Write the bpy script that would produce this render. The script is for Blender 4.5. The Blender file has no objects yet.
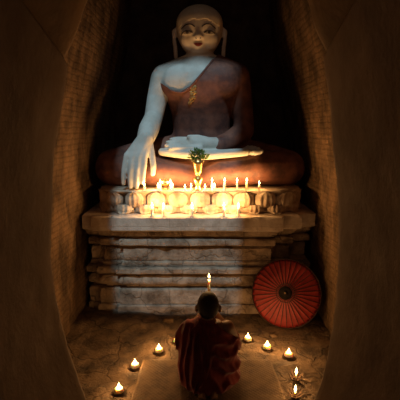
import bpy, bmesh, math, random
from mathutils import Vector, Matrix, noise
from mathutils.bvhtree import BVHTree
random.seed(7)
PI = math.pi
S = bpy.context.scene
COL = S.collection

# ------------------------------------------------------------------ camera
CAM_H, PITCH, FPX = 2.0, math.radians(10), 400.0
cam_d = bpy.data.cameras.new('camera'); cam = bpy.data.objects.new('camera', cam_d)
COL.objects.link(cam); S.camera = cam
cam_d.sensor_width = 36; cam_d.lens = 36 * FPX / 400.0
cam.location = (0, 0, CAM_H); cam.rotation_euler = (PI/2 - PITCH, 0, 0)
cam_d.clip_start = 0.02
_c, _s = math.cos(PITCH), math.sin(PITCH)

def W(px, py, Y):
    """point of the place at distance Y that the photo shows at px, py"""
    a, b = (px-200)/FPX, -(py-200)/FPX
    d = Vector((a, _c + b*_s, -_s + b*_c))
    return d * (Y/d.y) + Vector((0, 0, CAM_H))
def G(px, py, z=0.0):
    a, b = (px-200)/FPX, -(py-200)/FPX
    d = Vector((a, _c + b*_s, -_s + b*_c))
    return d * ((z-CAM_H)/d.z) + Vector((0, 0, CAM_H))

# ------------------------------------------------------------------ helpers
def tag(o, label=None, cat=None, group=None, kind=None):
    if label: o['label'] = label
    if cat: o['category'] = cat
    if group: o['group'] = group
    if kind: o['kind'] = kind
    return o
def empty(name, loc, rot=(0,0,0)):
    o = bpy.data.objects.new(name, None); COL.objects.link(o)
    o.location = loc; o.rotation_euler = rot; o.empty_display_size = .05
    return o
def link_mesh(name, me, mats, parent=None, loc=None, smooth=True):
    o = bpy.data.objects.new(name, me); COL.objects.link(o)
    for m in (mats if isinstance(mats, (list, tuple)) else [mats]): me.materials.append(m)
    if parent: o.parent = parent
    if loc is not None: o.location = loc
    if smooth:
        for p in me.polygons: p.use_smooth = True
    return o
def obj(name, bm, mats, parent=None, loc=None, smooth=True, shift=None):
    if shift is not None:
        bmesh.ops.translate(bm, verts=bm.verts, vec=-Vector(shift))
    bmesh.ops.recalc_face_normals(bm, faces=bm.faces)
    me = bpy.data.meshes.new(name); bm.to_mesh(me); bm.free()
    return link_mesh(name, me, mats, parent, loc, smooth)
def ellipsoid(bm, c, r, rot=None, u=20, v=12):
    M = Matrix.Translation(Vector(c))
    if rot is not None: M = M @ rot.to_4x4()
    M = M @ Matrix.Diagonal((r[0], r[1], r[2], 1))
    bmesh.ops.create_uvsphere(bm, u_segments=u, v_segments=v, radius=1, matrix=M)
def frustum(bm, a, b, ra, rb, n=18):
    a, b = Vector(a), Vector(b); d = b-a; L = d.length
    if L < 1e-6: return
    M = Matrix.Translation((a+b)/2) @ d.to_track_quat('Z', 'Y').to_matrix().to_4x4()
    bmesh.ops.create_cone(bm, cap_ends=True, segments=n, radius1=ra, radius2=rb, depth=L, matrix=M)
def chain(bm, pts, u=16):
    for i, (p, r) in enumerate(pts):
        ellipsoid(bm, p, (r, r, r), u=u, v=10)
        if i: frustum(bm, pts[i-1][0], p, pts[i-1][1], r, u)
def stack(bm, secs, n=40, power=2.0):
    """horizontal elliptical sections (z, cx, cy, rx, ry)"""
    rings = []
    for z, cx, cy, rx, ry in secs:
        ring = []
        for k in range(n):
            t = 2*PI*k/n; ct, st = math.cos(t), math.sin(t)
            e = 2/power
            ring.append(bm.verts.new((cx + rx*math.copysign(abs(ct)**e, ct), cy + ry*math.copysign(abs(st)**e, st), z)))
        rings.append(ring)
    for a, b in zip(rings, rings[1:]):
        for k in range(n): bm.faces.new((a[k], a[(k+1) % n], b[(k+1) % n], b[k]))
    bm.faces.new(rings[0][::-1]); bm.faces.new(rings[-1])
def lathe(bm, prof, c=(0,0,0), n=24, closed=True):
    """prof: (r, z) list; revolve about vertical axis at c"""
    rings = []
    for r, z in prof:
        rings.append([bm.verts.new((c[0]+r*math.cos(2*PI*k/n), c[1]+r*math.sin(2*PI*k/n), c[2]+z)) for k in range(n)])
    for a, b in zip(rings, rings[1:]):
        for k in range(n): bm.faces.new((a[k], a[(k+1) % n], b[(k+1) % n], b[k]))
    if closed:
        bm.faces.new(rings[0][::-1]); bm.faces.new(rings[-1])
def tube(bm, pts, r, n=8, flat=1.0, nrm=None):
    pts = [Vector(p) for p in pts]; rings = []
    for i, p in enumerate(pts):
        t = (pts[min(i+1, len(pts)-1)] - pts[max(i-1, 0)]).normalized()
        ref = Vector(nrm) if nrm is not None else (Vector((0,0,1)) if abs(t.z) < .9 else Vector((1,0,0)))
        a = t.cross(ref).normalized(); b = a.cross(t).normalized()
        rr = r[i] if isinstance(r, (list, tuple)) else r
        rings.append([bm.verts.new(p + a*rr*math.cos(2*PI*k/n) + b*rr*flat*math.sin(2*PI*k/n)) for k in range(n)])
    for a, b in zip(rings, rings[1:]):
        for k in range(n): bm.faces.new((a[k], a[(k+1) % n], b[(k+1) % n], b[k]))
    bm.faces.new(rings[0][::-1]); bm.faces.new(rings[-1])
def box(bm, lo, hi):
    lo, hi = Vector(lo), Vector(hi)
    M = Matrix.Translation((lo+hi)/2) @ Matrix.Diagonal((*(hi-lo), 1))
    bmesh.ops.create_cube(bm, size=1, matrix=M)
def remeshed(bm, voxel, smooth=6, factor=.5):
    """join overlapping closed shapes into one continuous skin"""
    bmesh.ops.recalc_face_normals(bm, faces=bm.faces)
    me = bpy.data.meshes.new('tmp'); bm.to_mesh(me); bm.free()
    o = bpy.data.objects.new('tmp', me); COL.objects.link(o)
    m = o.modifiers.new('r', 'REMESH'); m.mode = 'VOXEL'; m.voxel_size = voxel
    if smooth:
        s = o.modifiers.new('s', 'SMOOTH'); s.iterations = smooth; s.factor = factor
    dg = bpy.context.evaluated_depsgraph_get(); dg.update()
    out = bpy.data.meshes.new_from_object(o.evaluated_get(dg))
    bpy.data.objects.remove(o); bpy.data.meshes.remove(me)
    b2 = bmesh.new(); b2.from_mesh(out); bpy.data.meshes.remove(out)
    b2.normal_update()
    return b2
def lerp(a, b, t): return a + (b-a)*t
def sstep(a, b, x):
    t = max(0, min(1, (x-a)/(b-a))); return t*t*(3-2*t)
def interp(tab, x):
    if x <= tab[0][0]: return tab[0][1]
    for (a, va), (b, vb) in zip(tab, tab[1:]):
        if x <= b: return lerp(va, vb, (x-a)/(b-a))
    return tab[-1][1]
def fbm(p, s, o=3): return noise.fractal(Vector(p)*s, 1.0, 2.0, o)

# ------------------------------------------------------------------ materials
def mat(name, base, rough=.8, spec=.3, metallic=0, var=None, scale=6, bump=0, bscale=30, detail=6, sheen=0,
        lo=.4, hi=.62, stretch=None, bdist=.01, more=None):
    m = bpy.data.materials.new(name); m.use_nodes = True
    nt = m.node_tree; N = nt.nodes; L = nt.links; p = N['Principled BSDF']
    p.inputs['Base Color'].default_value = (*base, 1); p.inputs['Roughness'].default_value = rough
    p.inputs['Specular IOR Level'].default_value = spec; p.inputs['Metallic'].default_value = metallic
    if sheen: p.inputs['Sheen Weight'].default_value = sheen
    g = N.new('ShaderNodeNewGeometry'); vec = g.outputs['Position']
    if stretch:
        mp = N.new('ShaderNodeMapping'); mp.inputs['Scale'].default_value = stretch
        L.new(vec, mp.inputs['Vector']); vec = mp.outputs['Vector']
    col = None
    if var:
        n = N.new('ShaderNodeTexNoise'); n.inputs['Scale'].default_value = scale; n.inputs['Detail'].default_value = detail
        n.inputs['Roughness'].default_value = .62
        L.new(vec, n.inputs['Vector'])
        r = N.new('ShaderNodeValToRGB'); r.color_ramp.elements[0].position = lo; r.color_ramp.elements[1].position = hi
        r.color_ramp.elements[0].color = (*base, 1); r.color_ramp.elements[1].color = (*var, 1)
        L.new(n.outputs['Fac'], r.inputs['Fac']); col = r.outputs['Color']
        L.new(col, p.inputs['Base Color'])
    hgt = None
    if bump:
        n2 = N.new('ShaderNodeTexNoise'); n2.inputs['Scale'].default_value = bscale; n2.inputs['Detail'].default_value = 8
        n2.inputs['Roughness'].default_value = .65
        L.new(vec, n2.inputs['Vector'])
        b = N.new('ShaderNodeBump'); b.inputs['Strength'].default_value = bump; b.inputs['Distance'].default_value = bdist
        L.new(n2.outputs['Fac'], b.inputs['Height']); L.new(b.outputs['Normal'], p.inputs['Normal'])
        hgt = (n2, b)
    if more: more(nt, p, g, col, hgt)
    return m

def bricks(axis, w, h, dark, amount=.6, bstr=.6, mortar=.012):
    """brick courses: darker joints in colour, grooves in bump. axis: 'x' faces ±Y walls, 'y' faces ±X walls, 'z' floors"""
    def more(nt, p, g, col, hgt):
        N, L = nt.nodes, nt.links
        sp = N.new('ShaderNodeSeparateXYZ'); L.new(g.outputs['Position'], sp.inputs[0])
        cb = N.new('ShaderNodeCombineXYZ')
        L.new(sp.outputs['Y' if axis == 'y' else 'X'], cb.inputs['X']); L.new(sp.outputs['Y' if axis == 'z' else 'Z'], cb.inputs['Y'])
        wob = N.new('ShaderNodeTexNoise'); wob.inputs['Scale'].default_value = 7; L.new(g.outputs['Position'], wob.inputs['Vector'])
        va = N.new('ShaderNodeVectorMath'); va.operation = 'MULTIPLY_ADD'
        va.inputs[1].default_value = (.03, .03, 0); L.new(wob.outputs['Color'], va.inputs[0]); L.new(cb.outputs[0], va.inputs[2])
        br = N.new('ShaderNodeTexBrick'); br.inputs['Scale'].default_value = 1
        br.inputs['Brick Width'].default_value = w; br.inputs['Row Height'].default_value = h
        br.inputs['Mortar Size'].default_value = mortar; br.inputs['Mortar Smooth'].default_value = .6
        br.inputs['Color1'].default_value = (1,1,1,1); br.inputs['Color2'].default_value = (.72,.72,.72,1); br.inputs['Mortar'].default_value = (*dark, 1)
        L.new(va.outputs[0], br.inputs['Vector'])
        mx = N.new('ShaderNodeMix'); mx.data_type = 'RGBA'; mx.blend_type = 'MULTIPLY'; mx.inputs['Factor'].default_value = amount
        L.new(col, mx.inputs['A']); L.new(br.outputs['Color'], mx.inputs['B']); L.new(mx.outputs['Result'], p.inputs['Base Color'])
        b2 = N.new('ShaderNodeBump'); b2.invert = True; b2.inputs['Strength'].default_value = bstr; b2.inputs['Distance'].default_value = .015
        L.new(br.outputs['Fac'], b2.inputs['Height'])
        if hgt: L.new(hgt[1].outputs['Normal'], b2.inputs['Normal'])
        L.new(b2.outputs['Normal'], p.inputs['Normal'])
    return more

def cracks(nt, p, g, col, hgt, sc=2.3, wob_=.22, fac=.6, w_=.022):
    N, L = nt.nodes, nt.links
    wob = N.new('ShaderNodeTexNoise'); wob.inputs['Scale'].default_value = 5; L.new(g.outputs['Position'], wob.inputs['Vector'])
    va = N.new('ShaderNodeVectorMath'); va.operation = 'MULTIPLY_ADD'; va.inputs[1].default_value = (wob_, wob_, wob_ if sc > 2.3 else 0)
    L.new(wob.outputs['Color'], va.inputs[0]); L.new(g.outputs['Position'], va.inputs[2])
    vo = N.new('ShaderNodeTexVoronoi'); vo.feature = 'DISTANCE_TO_EDGE'; vo.inputs['Scale'].default_value = sc; L.new(va.outputs[0], vo.inputs['Vector'])
    r = N.new('ShaderNodeValToRGB'); r.color_ramp.elements[0].color = (.25,.25,.25,1); r.color_ramp.elements[1].position = w_; L.new(vo.outputs['Distance'], r.inputs['Fac'])
    mx = N.new('ShaderNodeMix'); mx.data_type = 'RGBA'; mx.blend_type = 'MULTIPLY'; mx.inputs['Factor'].default_value = fac
    L.new(col, mx.inputs['A']); L.new(r.outputs['Color'], mx.inputs['B']); L.new(mx.outputs['Result'], p.inputs['Base Color'])
    b2 = N.new('ShaderNodeBump'); b2.inputs['Strength'].default_value = .6; b2.inputs['Distance'].default_value = .02
    L.new(r.outputs['Color'], b2.inputs['Height']); L.new(hgt[1].outputs['Normal'], b2.inputs['Normal']); L.new(b2.outputs['Normal'], p.inputs['Normal'])
M = {}
M['brick_wall'] = mat('brick wall', (.20,.122,.067), .9, .15, var=(.07,.044,.026), scale=4.5, bump=.8, bscale=26, bdist=.03, stretch=(1,1,.5), detail=10,
                      more=bricks('y', .30, .055, (.35,.3,.26), .28, .4))
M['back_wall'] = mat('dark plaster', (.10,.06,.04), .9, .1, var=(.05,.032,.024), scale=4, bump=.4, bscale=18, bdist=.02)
M['plaster'] = mat('passage plaster', (.225,.155,.105), .9, .15, var=(.14,.092,.06), scale=3.2, bump=.5, bscale=34, bdist=.010, stretch=(1,1,.75), detail=9, lo=.36, hi=.66)
M['vault'] = mat('vault plaster', (.22,.135,.07), .9, .15, var=(.13,.08,.042), scale=2.5, bump=.5, bscale=20, bdist=.015)
M['floor'] = mat('earth floor', (.225,.145,.083), .8, .35, var=(.09,.06,.038), scale=5.5, bump=1.0, bscale=30, bdist=.03, detail=10, more=cracks)
M['stone'] = mat('plastered stone', (.40,.30,.215), .88, .2, var=(.13,.09,.06), scale=4.5, bump=.9, bscale=34, bdist=.02, detail=10, lo=.40, hi=.64,
                 more=lambda *a: cracks(*a, sc=3.1, wob_=.35, fac=.42, w_=.026))
M['lotus'] = mat('lotus stone', (.56,.45,.33), .8, .25, var=(.30,.21,.14), scale=9, bump=.55, bscale=34, bdist=.012, detail=9)
M['slab'] = mat('pale slab', (.60,.50,.40), .85, .2, var=(.38,.29,.21), scale=5, bump=.6, bscale=30, bdist=.012, detail=9,
                more=bricks('x', .62, .5, (.5,.43,.37), .3, .3, .006))
M['whitewash'] = mat('whitewashed stone skin', (.60,.60,.54), .65, .3, var=(.48,.47,.41), scale=5, bump=.3, bscale=24, bdist=.008, detail=9)
M['lacquer'] = mat('red brown lacquer', (.225,.095,.064), .6, .25, var=(.10,.048,.040), scale=6, bump=.4, bscale=26, bdist=.008, detail=9)
M['cream'] = mat('cream face with painted light', (.92,.80,.62), .6, .35, var=(.84,.70,.52), scale=7, bump=.15, bscale=22, bdist=.006)  # head lighter and warmer than the body: candlelight put into the colour
M['gold'] = mat('old gold leaf', (.55,.36,.12), .45, .5, .6, var=(.28,.17,.07), scale=30, bump=.6, bscale=60)
M['hairline'] = mat('tan head paint', (.90,.76,.56), .7, .3, var=(.80,.66,.46), scale=8, bump=.15, bscale=20)
M['face_dark'] = mat('dark painted line', (.06,.042,.032), .6, .3)
M['eye_white'] = mat('painted eye white', (.40,.33,.25), .5, .4)
M['lips'] = mat('red painted lips', (.40,.07,.05), .5, .4)
M['brass'] = mat('polished brass', (.78,.55,.20), .28, .5, .9, var=(.62,.40,.13), scale=12, bump=.1, bscale=30)
M['leaf'] = mat('green leaf', (.10,.22,.04), .5, .4, var=(.16,.30,.06), scale=25)
M['wax'] = mat('cream wax', (.85,.76,.58), .5, .4, var=(.78,.66,.46), scale=30, bump=.1, bscale=60)
_p = M['wax'].node_tree.nodes['Principled BSDF']; _p.inputs['Subsurface Weight'].default_value = .8
_p.inputs['Subsurface Radius'].default_value = (1.0, .6, .35); _p.inputs['Subsurface Scale'].default_value = .04
M['wick'] = mat('burnt wick', (.02,.015,.012), .9, .1)
M['clay'] = mat('dark clay', (.10,.055,.03), .85, .25, var=(.06,.035,.02), scale=30, bump=.4, bscale=60)
M['robe'] = mat('maroon cloth', (.21,.028,.023), .85, .15, var=(.14,.018,.016), scale=10, bump=.25, bscale=160, bdist=.003, sheen=.25)
M['sash'] = mat('dark maroon cloth', (.14,.019,.017), .85, .15, var=(.09,.012,.012), scale=10, bump=.25, bscale=160, bdist=.003, sheen=.2)
M['skin'] = mat('brown skin', (.24,.115,.060), .5, .4, var=(.20,.092,.048), scale=14, bump=.08, bscale=80)
M['scalp'] = mat('shaved dark hair', (.030,.020,.017), .75, .25, var=(.030,.021,.018), scale=60, bump=.3, bscale=300, bdist=.002)
M['red_paper'] = mat('red oiled paper', (.36,.034,.026), .5, .4, var=(.27,.024,.020), scale=14, bump=.12, bscale=50)
M['bamboo'] = mat('dark bamboo', (.05,.022,.014), .5, .4, var=(.03,.014,.010), scale=30)
M['pole'] = mat('bamboo pole', (.30,.19,.09), .5, .4, var=(.22,.13,.06), scale=20)
M['black'] = mat('black lacquer', (.010,.008,.008), .8, .1, var=(.022,.016,.012), scale=30)
M['rubble'] = mat('loose stone', (.22,.14,.08), .9, .2, var=(.13,.08,.045), scale=14, bump=.8, bscale=50)
def weave(nt, p, g, col, hgt):
    N, L = nt.nodes, nt.links
    c = N.new('ShaderNodeTexWave'); c.wave_type = 'BANDS'; c.bands_direction = 'DIAGONAL'; c.inputs['Scale'].default_value = 18
    d = N.new('ShaderNodeMapping'); d.inputs['Rotation'].default_value = (0,0,PI/2); L.new(g.outputs['Position'], d.inputs['Vector'])
    c2 = N.new('ShaderNodeTexWave'); c2.wave_type = 'BANDS'; c2.bands_direction = 'DIAGONAL'; c2.inputs['Scale'].default_value = 18
    L.new(g.outputs['Position'], c.inputs['Vector']); L.new(d.outputs['Vector'], c2.inputs['Vector'])
    mm = N.new('ShaderNodeMath'); mm.operation = 'MAXIMUM'; L.new(c.outputs['Fac'], mm.inputs[0]); L.new(c2.outputs['Fac'], mm.inputs[1])
    b = N.new('ShaderNodeBump'); b.inputs['Strength'].default_value = .5; b.inputs['Distance'].default_value = .006
    L.new(mm.outputs[0], b.inputs['Height']); L.new(b.outputs['Normal'], p.inputs['Normal'])
M['mat'] = mat('woven reed', (.20,.125,.065), .75, .3, var=(.12,.075,.042), scale=8, more=weave)

def flame_material():
    m = bpy.data.materials.new('candle flame'); m.use_nodes = True
    nt = m.node_tree; N, L = nt.nodes, nt.links
    N.remove(N['Principled BSDF']); out = N['Material Output']
    e = N.new('ShaderNodeEmission'); e.inputs['Color'].default_value = (1, .66, .27, 1); e.inputs['Strength'].default_value = 9
    t = N.new('ShaderNodeBsdfTransparent'); a = N.new('ShaderNodeAddShader')
    L.new(e.outputs[0], a.inputs[0]); L.new(t.outputs[0], a.inputs[1]); L.new(a.outputs[0], out.inputs['Surface'])
    return m
M['flame'] = flame_material()

# ------------------------------------------------------------------ light of the place
FLAME_COL = (1.0, .52, .18)
def flame_light(loc, watts, r=.012):
    d = bpy.data.lights.new('flame_light', 'POINT'); d.energy = watts; d.color = FLAME_COL; d.shadow_soft_size = r
    o = bpy.data.objects.new('flame_light', d); COL.objects.link(o); o.location = loc
    return o
SUN_EL = math.radians(55)
sd = bpy.data.lights.new('sunlight', 'SUN'); sd.energy = 1.75; sd.angle = math.radians(2.0); sd.color = (.58, .84, 1.0)
so = bpy.data.objects.new('sunlight', sd); COL.objects.link(so)
so.rotation_euler = (PI/2 - SUN_EL, 0, 0); so.location = (0, -4, 9)
w = bpy.data.worlds.new('sky'); S.world = w; w.use_nodes = True
w.node_tree.nodes['Background'].inputs['Color'].default_value = (1.0, .88, .80, 1)
w.node_tree.nodes['Background'].inputs['Strength'].default_value = .125

# ------------------------------------------------------------------ the room
def prism_y(bm, loop, y0, y1, ny=1, dz=0.0, dx=0.0):
    """closed loop of (x, z) extruded along Y; dz, dx shift the far (y1) end"""
    rings = []
    for i in range(ny+1):
        t = i/ny
        rings.append([bm.verts.new((x+dx*t, lerp(y0, y1, t), z+dz*t)) for x, z in loop])
    n = len(loop)
    for a, b in zip(rings, rings[1:]):
        for k in range(n): bm.faces.new((a[k], a[(k+1) % n], b[(k+1) % n], b[k]))
    bm.faces.new(rings[0][::-1]); bm.faces.new(rings[-1])
def spline(pts, n):
    out = []
    P = [pts[0]] + list(pts) + [pts[-1]]
    for i in range(1, len(P)-2):
        for k in range(n):
            t = k/n; a, b, c, d = (Vector(P[i+j]) for j in (-1, 0, 1, 2))
            out.append(.5*((2*b) + (c-a)*t + (2*a-5*b+4*c-d)*t*t + (3*b-a-3*c+d)*t**3))
    out.append(Vector(pts[-1])); return out
FY = 2.0                                   # where the passage opens into the shrine chamber
# floor: uneven trodden earth and stone
bm = bmesh.new(); nx, ny = 130, 200
x0, x1, y0, y1 = -1.75, 1.75, -1.2, 6.3
grid = []
for j in range(ny+1):
    row = []
    for i in range(nx+1):
        x, y = lerp(x0, x1, i/nx), lerp(y0, y1, j/ny)
        h = .022*fbm((x, y, 0), 3.2, 5) + .022*max(0, fbm((x*1.0, y*1.5, 3), 6, 4))
        flat = 1 - sstep(.35, .75, math.hypot((x-.05)/1.05, (y-2.75)/1.0))   # worn flat where the mat and the candles are
        slab = .04*sstep(-.28, -.42, x + .10*fbm((x, y, 7), 4, 2) + .35*(y-3.75))*sstep(3.45, 3.62, y + .08*fbm((x,y,1),5,2))
        row.append(bm.verts.new((x, y, h*(1-flat) - .016*(1-flat) - .004 + slab*0.8)))
    grid.append(row)
for j in range(ny):
    for i in range(nx): bm.faces.new((grid[j][i], grid[j][i+1], grid[j+1][i+1], grid[j+1][i]))
floor_bv = BVHTree.FromBMesh(bm)
floor = obj('floor', bm, M['floor']); tag(floor, 'uneven brown earth and stone floor of the shrine', 'floor', kind='structure')
def fz(x, y):
    h = floor_bv.ray_cast(Vector((x, y, 2)), Vector((0, 0, -1)))[0]
    return h.z if h else 0.0

# chamber side walls, leaning inward with height like the start of a tall vault
WALLX = [(-.2, 1.31), (1.5, 1.31), (2.1, 1.26), (2.6, 1.17), (3.1, 1.05), (3.6, .98), (4.2, .96), (7.6, .96)]
def chamber_wall(side, name, label):
    bm = bmesh.new(); ys = [FY-.02 + (6.25-FY)*j/110 for j in range(111)]; zs = [-.2 + 7.8*k/220 for k in range(221)]
    inner = []
    for z in zs:
        row = []
        for y in ys:
            x = interp(WALLX, z) - (.020*fbm((side*3, y, z), 2.2, 5) + .010*fbm((side, y*2, z*3), 9, 3))
            row.append(bm.verts.new((side*x, y, z)))
        inner.append(row)
    for a, b in zip(inner, inner[1:]):
        for j in range(len(ys)-1): bm.faces.new((a[j], a[j+1], b[j+1], b[j]))
    # outer face, so that the wall is solid masonry
    o = [bm.verts.new((side*1.75, y, z)) for z in (zs[0], zs[-1]) for y in (ys[0], ys[-1])]
    bm.faces.new((o[0], o[1], o[3], o[2]))
    bm.faces.new([r[0] for r in inner] + [o[2], o[0]]); bm.faces.new([r[-1] for r in inner] + [o[3], o[1]])
    bm.faces.new(inner[-1] + [o[3], o[2]]); bm.faces.new(inner[0] + [o[1], o[0]])
    ob = obj(name, bm, M['brick_wall']); return tag(ob, label, 'wall', kind='structure')
chamber_wall(-1, 'wall_left', 'left brick chamber wall lit orange by candlelight')
chamber_wall(1, 'wall_right', 'right brick chamber wall lit orange by candlelight')
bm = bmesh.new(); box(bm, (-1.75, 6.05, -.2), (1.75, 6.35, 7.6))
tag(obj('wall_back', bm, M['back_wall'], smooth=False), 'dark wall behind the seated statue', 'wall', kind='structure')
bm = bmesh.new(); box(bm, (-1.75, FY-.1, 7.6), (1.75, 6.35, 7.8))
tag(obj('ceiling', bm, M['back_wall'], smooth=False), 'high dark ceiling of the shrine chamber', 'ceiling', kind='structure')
# front wall over the passage, with the tall window that lets daylight down on the statue
WX0, WX1, WZ0, WZ1 = -.93, .42, 3.06, 6.98
bm = bmesh.new()
box(bm, (-1.75, FY-.12, 2.98), (WX0, FY+.02, 7.7)); box(bm, (WX1, FY-.12, 2.98), (1.75, FY+.02, 7.7))
box(bm, (WX0, FY-.12, WZ1), (WX1, FY+.02, 7.7)); box(bm, (WX0, FY-.12, 2.98), (WX1, FY+.02, WZ0))
tag(obj('wall_front', bm, M['vault'], smooth=False), 'wall over the passage arch with a high window', 'wall', kind='structure')

# passage walls: curved jambs either side of the camera
def passage_wall(side, edge, name, label):
    pts = [W(px, py, FY) for px, py in edge]
    cur = [(p.x, p.z) for p in pts]
    cur = spline(cur, 10)
    bm = bmesh.new(); N = 70; rings = []
    for j in range(N+1):
        y = lerp(FY, -1.2, j/N); ring = []
        for i, c in enumerate(cur):
            t = i/(len(cur)-1)
            up = (FY-y)*.34*sstep(1.75, 2.28, c[1])
            n_ = .012*fbm((side*5, y, c[1]), 2.0, 5) + .004*fbm((side*5, y*1.5, c[1]), 9, 3)
            rr = .018*(1-sstep(0, .05, FY-y))          # worn arris
            ring.append(bm.verts.new((c[0] + side*(n_ + rr), y, c[1] + up)))
        rings.append(ring)
    for a, b in zip(rings, rings[1:]):
        for k in range(len(cur)-1): bm.faces.new((a[k], a[k+1], b[k+1], b[k]))
    of, ob_ = [], []
    for lst, ring in ((of, rings[0]), (ob_, rings[-1])):
        lst += [bm.verts.new((side*1.75, ring[0].co.y, ring[0].co.z)), bm.verts.new((side*1.75, ring[0].co.y, ring[-1].co.z))]
        bm.faces.new(list(ring) + [lst[1], lst[0]])
    bm.faces.new((of[0], of[1], ob_[1], ob_[0]))
    bm.faces.new([r[0] for r in rings] + [ob_[0], of[0]]); bm.faces.new([r[-1] for r in rings] + [ob_[1], of[1]])
    o = obj(name, bm, M['plaster']); return tag(o, label, 'wall', kind='structure')
LE = [(70,70), (66,100), (61,135), (56,180), (54,230), (56,270), (62,310), (72,350), (89,398), (120,470)]
RE = [(320,62), (325,100), (329,135), (334,180), (336,230), (336,270), (332,310), (325,350), (312,398), (285,470)]
passage_wall(-1, LE, 'wall_passage_left', 'plastered curved jamb at the left of the passage')
passage_wall(1, RE, 'wall_passage_right', 'plastered curved jamb at the right of the passage')
# pointed passage vault springing from the jambs
a0 = W(70,70,FY); a1 = W(95,0,FY); b0 = W(320,62,FY); b1 = W(300,0,FY)
half_l = [(a0.x-.035, a0.z-.02), (a0.x+.055, a0.z+.135), (a1.x, a1.z), (a1.x+.13, a1.z+.11), (-.18, 2.83), (-.02, 2.90)]
half_r = [(b0.x+.035, b0.z-.02), (b0.x-.045, b0.z+.12), (b1.x, b1.z), (b1.x-.13, b1.z+.12), (.17, 2.83), (-.02, 2.90)]
cur = spline(half_l, 8)[:-1] + spline(half_r, 8)[::-1]
bm = bmesh.new(); rings = []; N = 50
for j in range(N+1):
    y = lerp(FY, -1.2, j/N); ring = []
    for c in cur:
        d = 1 - sstep(2.3, 2.85, c[1])
        n_ = .012*fbm((c[0], y, c[1]), 3, 4)
        rr = .02*(1-sstep(0, .06, FY-y))
        ring.append(bm.verts.new((c[0] + math.copysign(.25*(FY-y)*d*.2 + rr, c[0]), y, c[1] + n_ + rr + (FY-y)*.34*d)))
    rings.append(ring)
for a, b in zip(rings, rings[1:]):
    for k in range(len(cur)-1): bm.faces.new((a[k], a[k+1], b[k+1], b[k]))
tops = []
for ring in (rings[0], rings[-1]):
    y = ring[0].co.y
    q = [bm.verts.new((-1.75, y, ring[0].co.z)), bm.verts.new((-1.75, y, 2.99)), bm.verts.new((1.75, y, 2.99)), bm.verts.new((1.75, y, ring[-1].co.z))]
    bm.faces.new(list(ring) + q[::-1]); tops.append(q)
for k in range(3): bm.faces.new((tops[0][k], tops[0][k+1], tops[1][k+1], tops[1][k]))
tag(obj('ceiling_passage', bm, M['vault']), 'pointed plaster vault over the passage', 'ceiling', kind='structure')

# ------------------------------------------------------------------ pedestal
PED = Vector((0, 4.2, 0))
ped = empty('pedestal', PED)
tag(ped, 'weathered stepped stone pedestal with lotus petal rim beneath the seated statue', 'pedestal')
def plan(off, step=.035):
    half = [(0, 4.20-off), (.80+off, 4.20-off), (.80+off, 4.31-off), (1.02+off, 4.31-off), (1.02+off, 4.42-off), (1.225+off*.7, 4.42-off), (1.225+off*.7, 5.9)]
    left = [(0, 4.20-off), (.86+off, 4.20-off), (.86+off, 4.235-off), (1.08+off, 4.235-off), (1.08+off, 4.29-off), (1.225+off*.7, 4.29-off), (1.225+off*.7, 5.9)]
    full = [(-x, y) for x, y in left[:0:-1]] + half
    out = []
    for (ax, ay), (bx, by) in zip(full, full[1:]):
        L = math.hypot(bx-ax, by-ay); n = max(1, round(L/step))
        for k in range(n): out.append((lerp(ax, bx, k/n), lerp(ay, by, k/n)))
    out.append(full[-1]); return out
def tier(name, z0, z1, off, m, amp=.010, bev=.014, prof=None):
    bm = bmesh.new(); rings = []
    h = z1-z0; bev = min(bev, h*.3)
    prof = prof or [(0, -bev), (bev, 0)] + [(lerp(bev, h-bev, k/3), 0) for k in (1, 2)] + [(h-bev, 0), (h, -bev)]
    for dz, do in prof:
        ring = []
        for x, y in plan(off+do):
            n_ = amp*fbm((x, y*.6, (z0+dz)*1.4), 5, 4)
            chip = -.03*max(0, fbm((x, y, z0*7), 7, 3)-.35)
            edge = amp*.5*fbm((x, y, z0), 9, 2) if 0 < dz < h else 0
            ring.append(bm.verts.new((x*(1 + (n_+chip)*.4), y - n_ - chip, z0+dz+edge)))
        rings.append(ring)
    n = len(rings[0])
    for a, b in zip(rings, rings[1:]):
        for k in range(n): bm.faces.new((a[k], a[(k+1) % n], b[(k+1) % n], b[k]))
    bm.faces.new(rings[0][::-1]); bm.faces.new(rings[-1])
    o = obj(name, bm, m, ped, shift=PED); o.data.set_sharp_from_angle(angle=math.radians(38)); return o
ST = M['stone']
tier('plinth', -.04, .085, .050, ST, .014)
tier('base_block', .08, .262, .025, ST, .014)
tier('groove_course', .255, .305, -.035, ST)
tier('frieze', .30, .412, .02, ST, .010, prof=[(0, -.02), (.02, .004), (.05, .012), (.08, .004), (.112, -.02)])
tier('groove_course', .405, .445, -.03, ST)
tier('moulding', .44, .515, .050, ST, .012)
tier('groove_course', .51, .575, -.005, ST)
tier('dado', .57, .725, -.022, ST, .012)
tier('groove_course', .72, .755, -.055, ST)
tier('moulding', .75, .832, .018, ST, .012)
tier('groove_course', .825, .865, -.035, ST)
tier('cornice', .86, .935, .038, ST, .010, prof=[(0, -.03), (.02, -.012), (.045, -.003), (.075, .01)])
slab = tier('slab', .93, 1.092, .082, M['slab'], .006)
slab['label'] = 'pale plain slab course'
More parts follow.
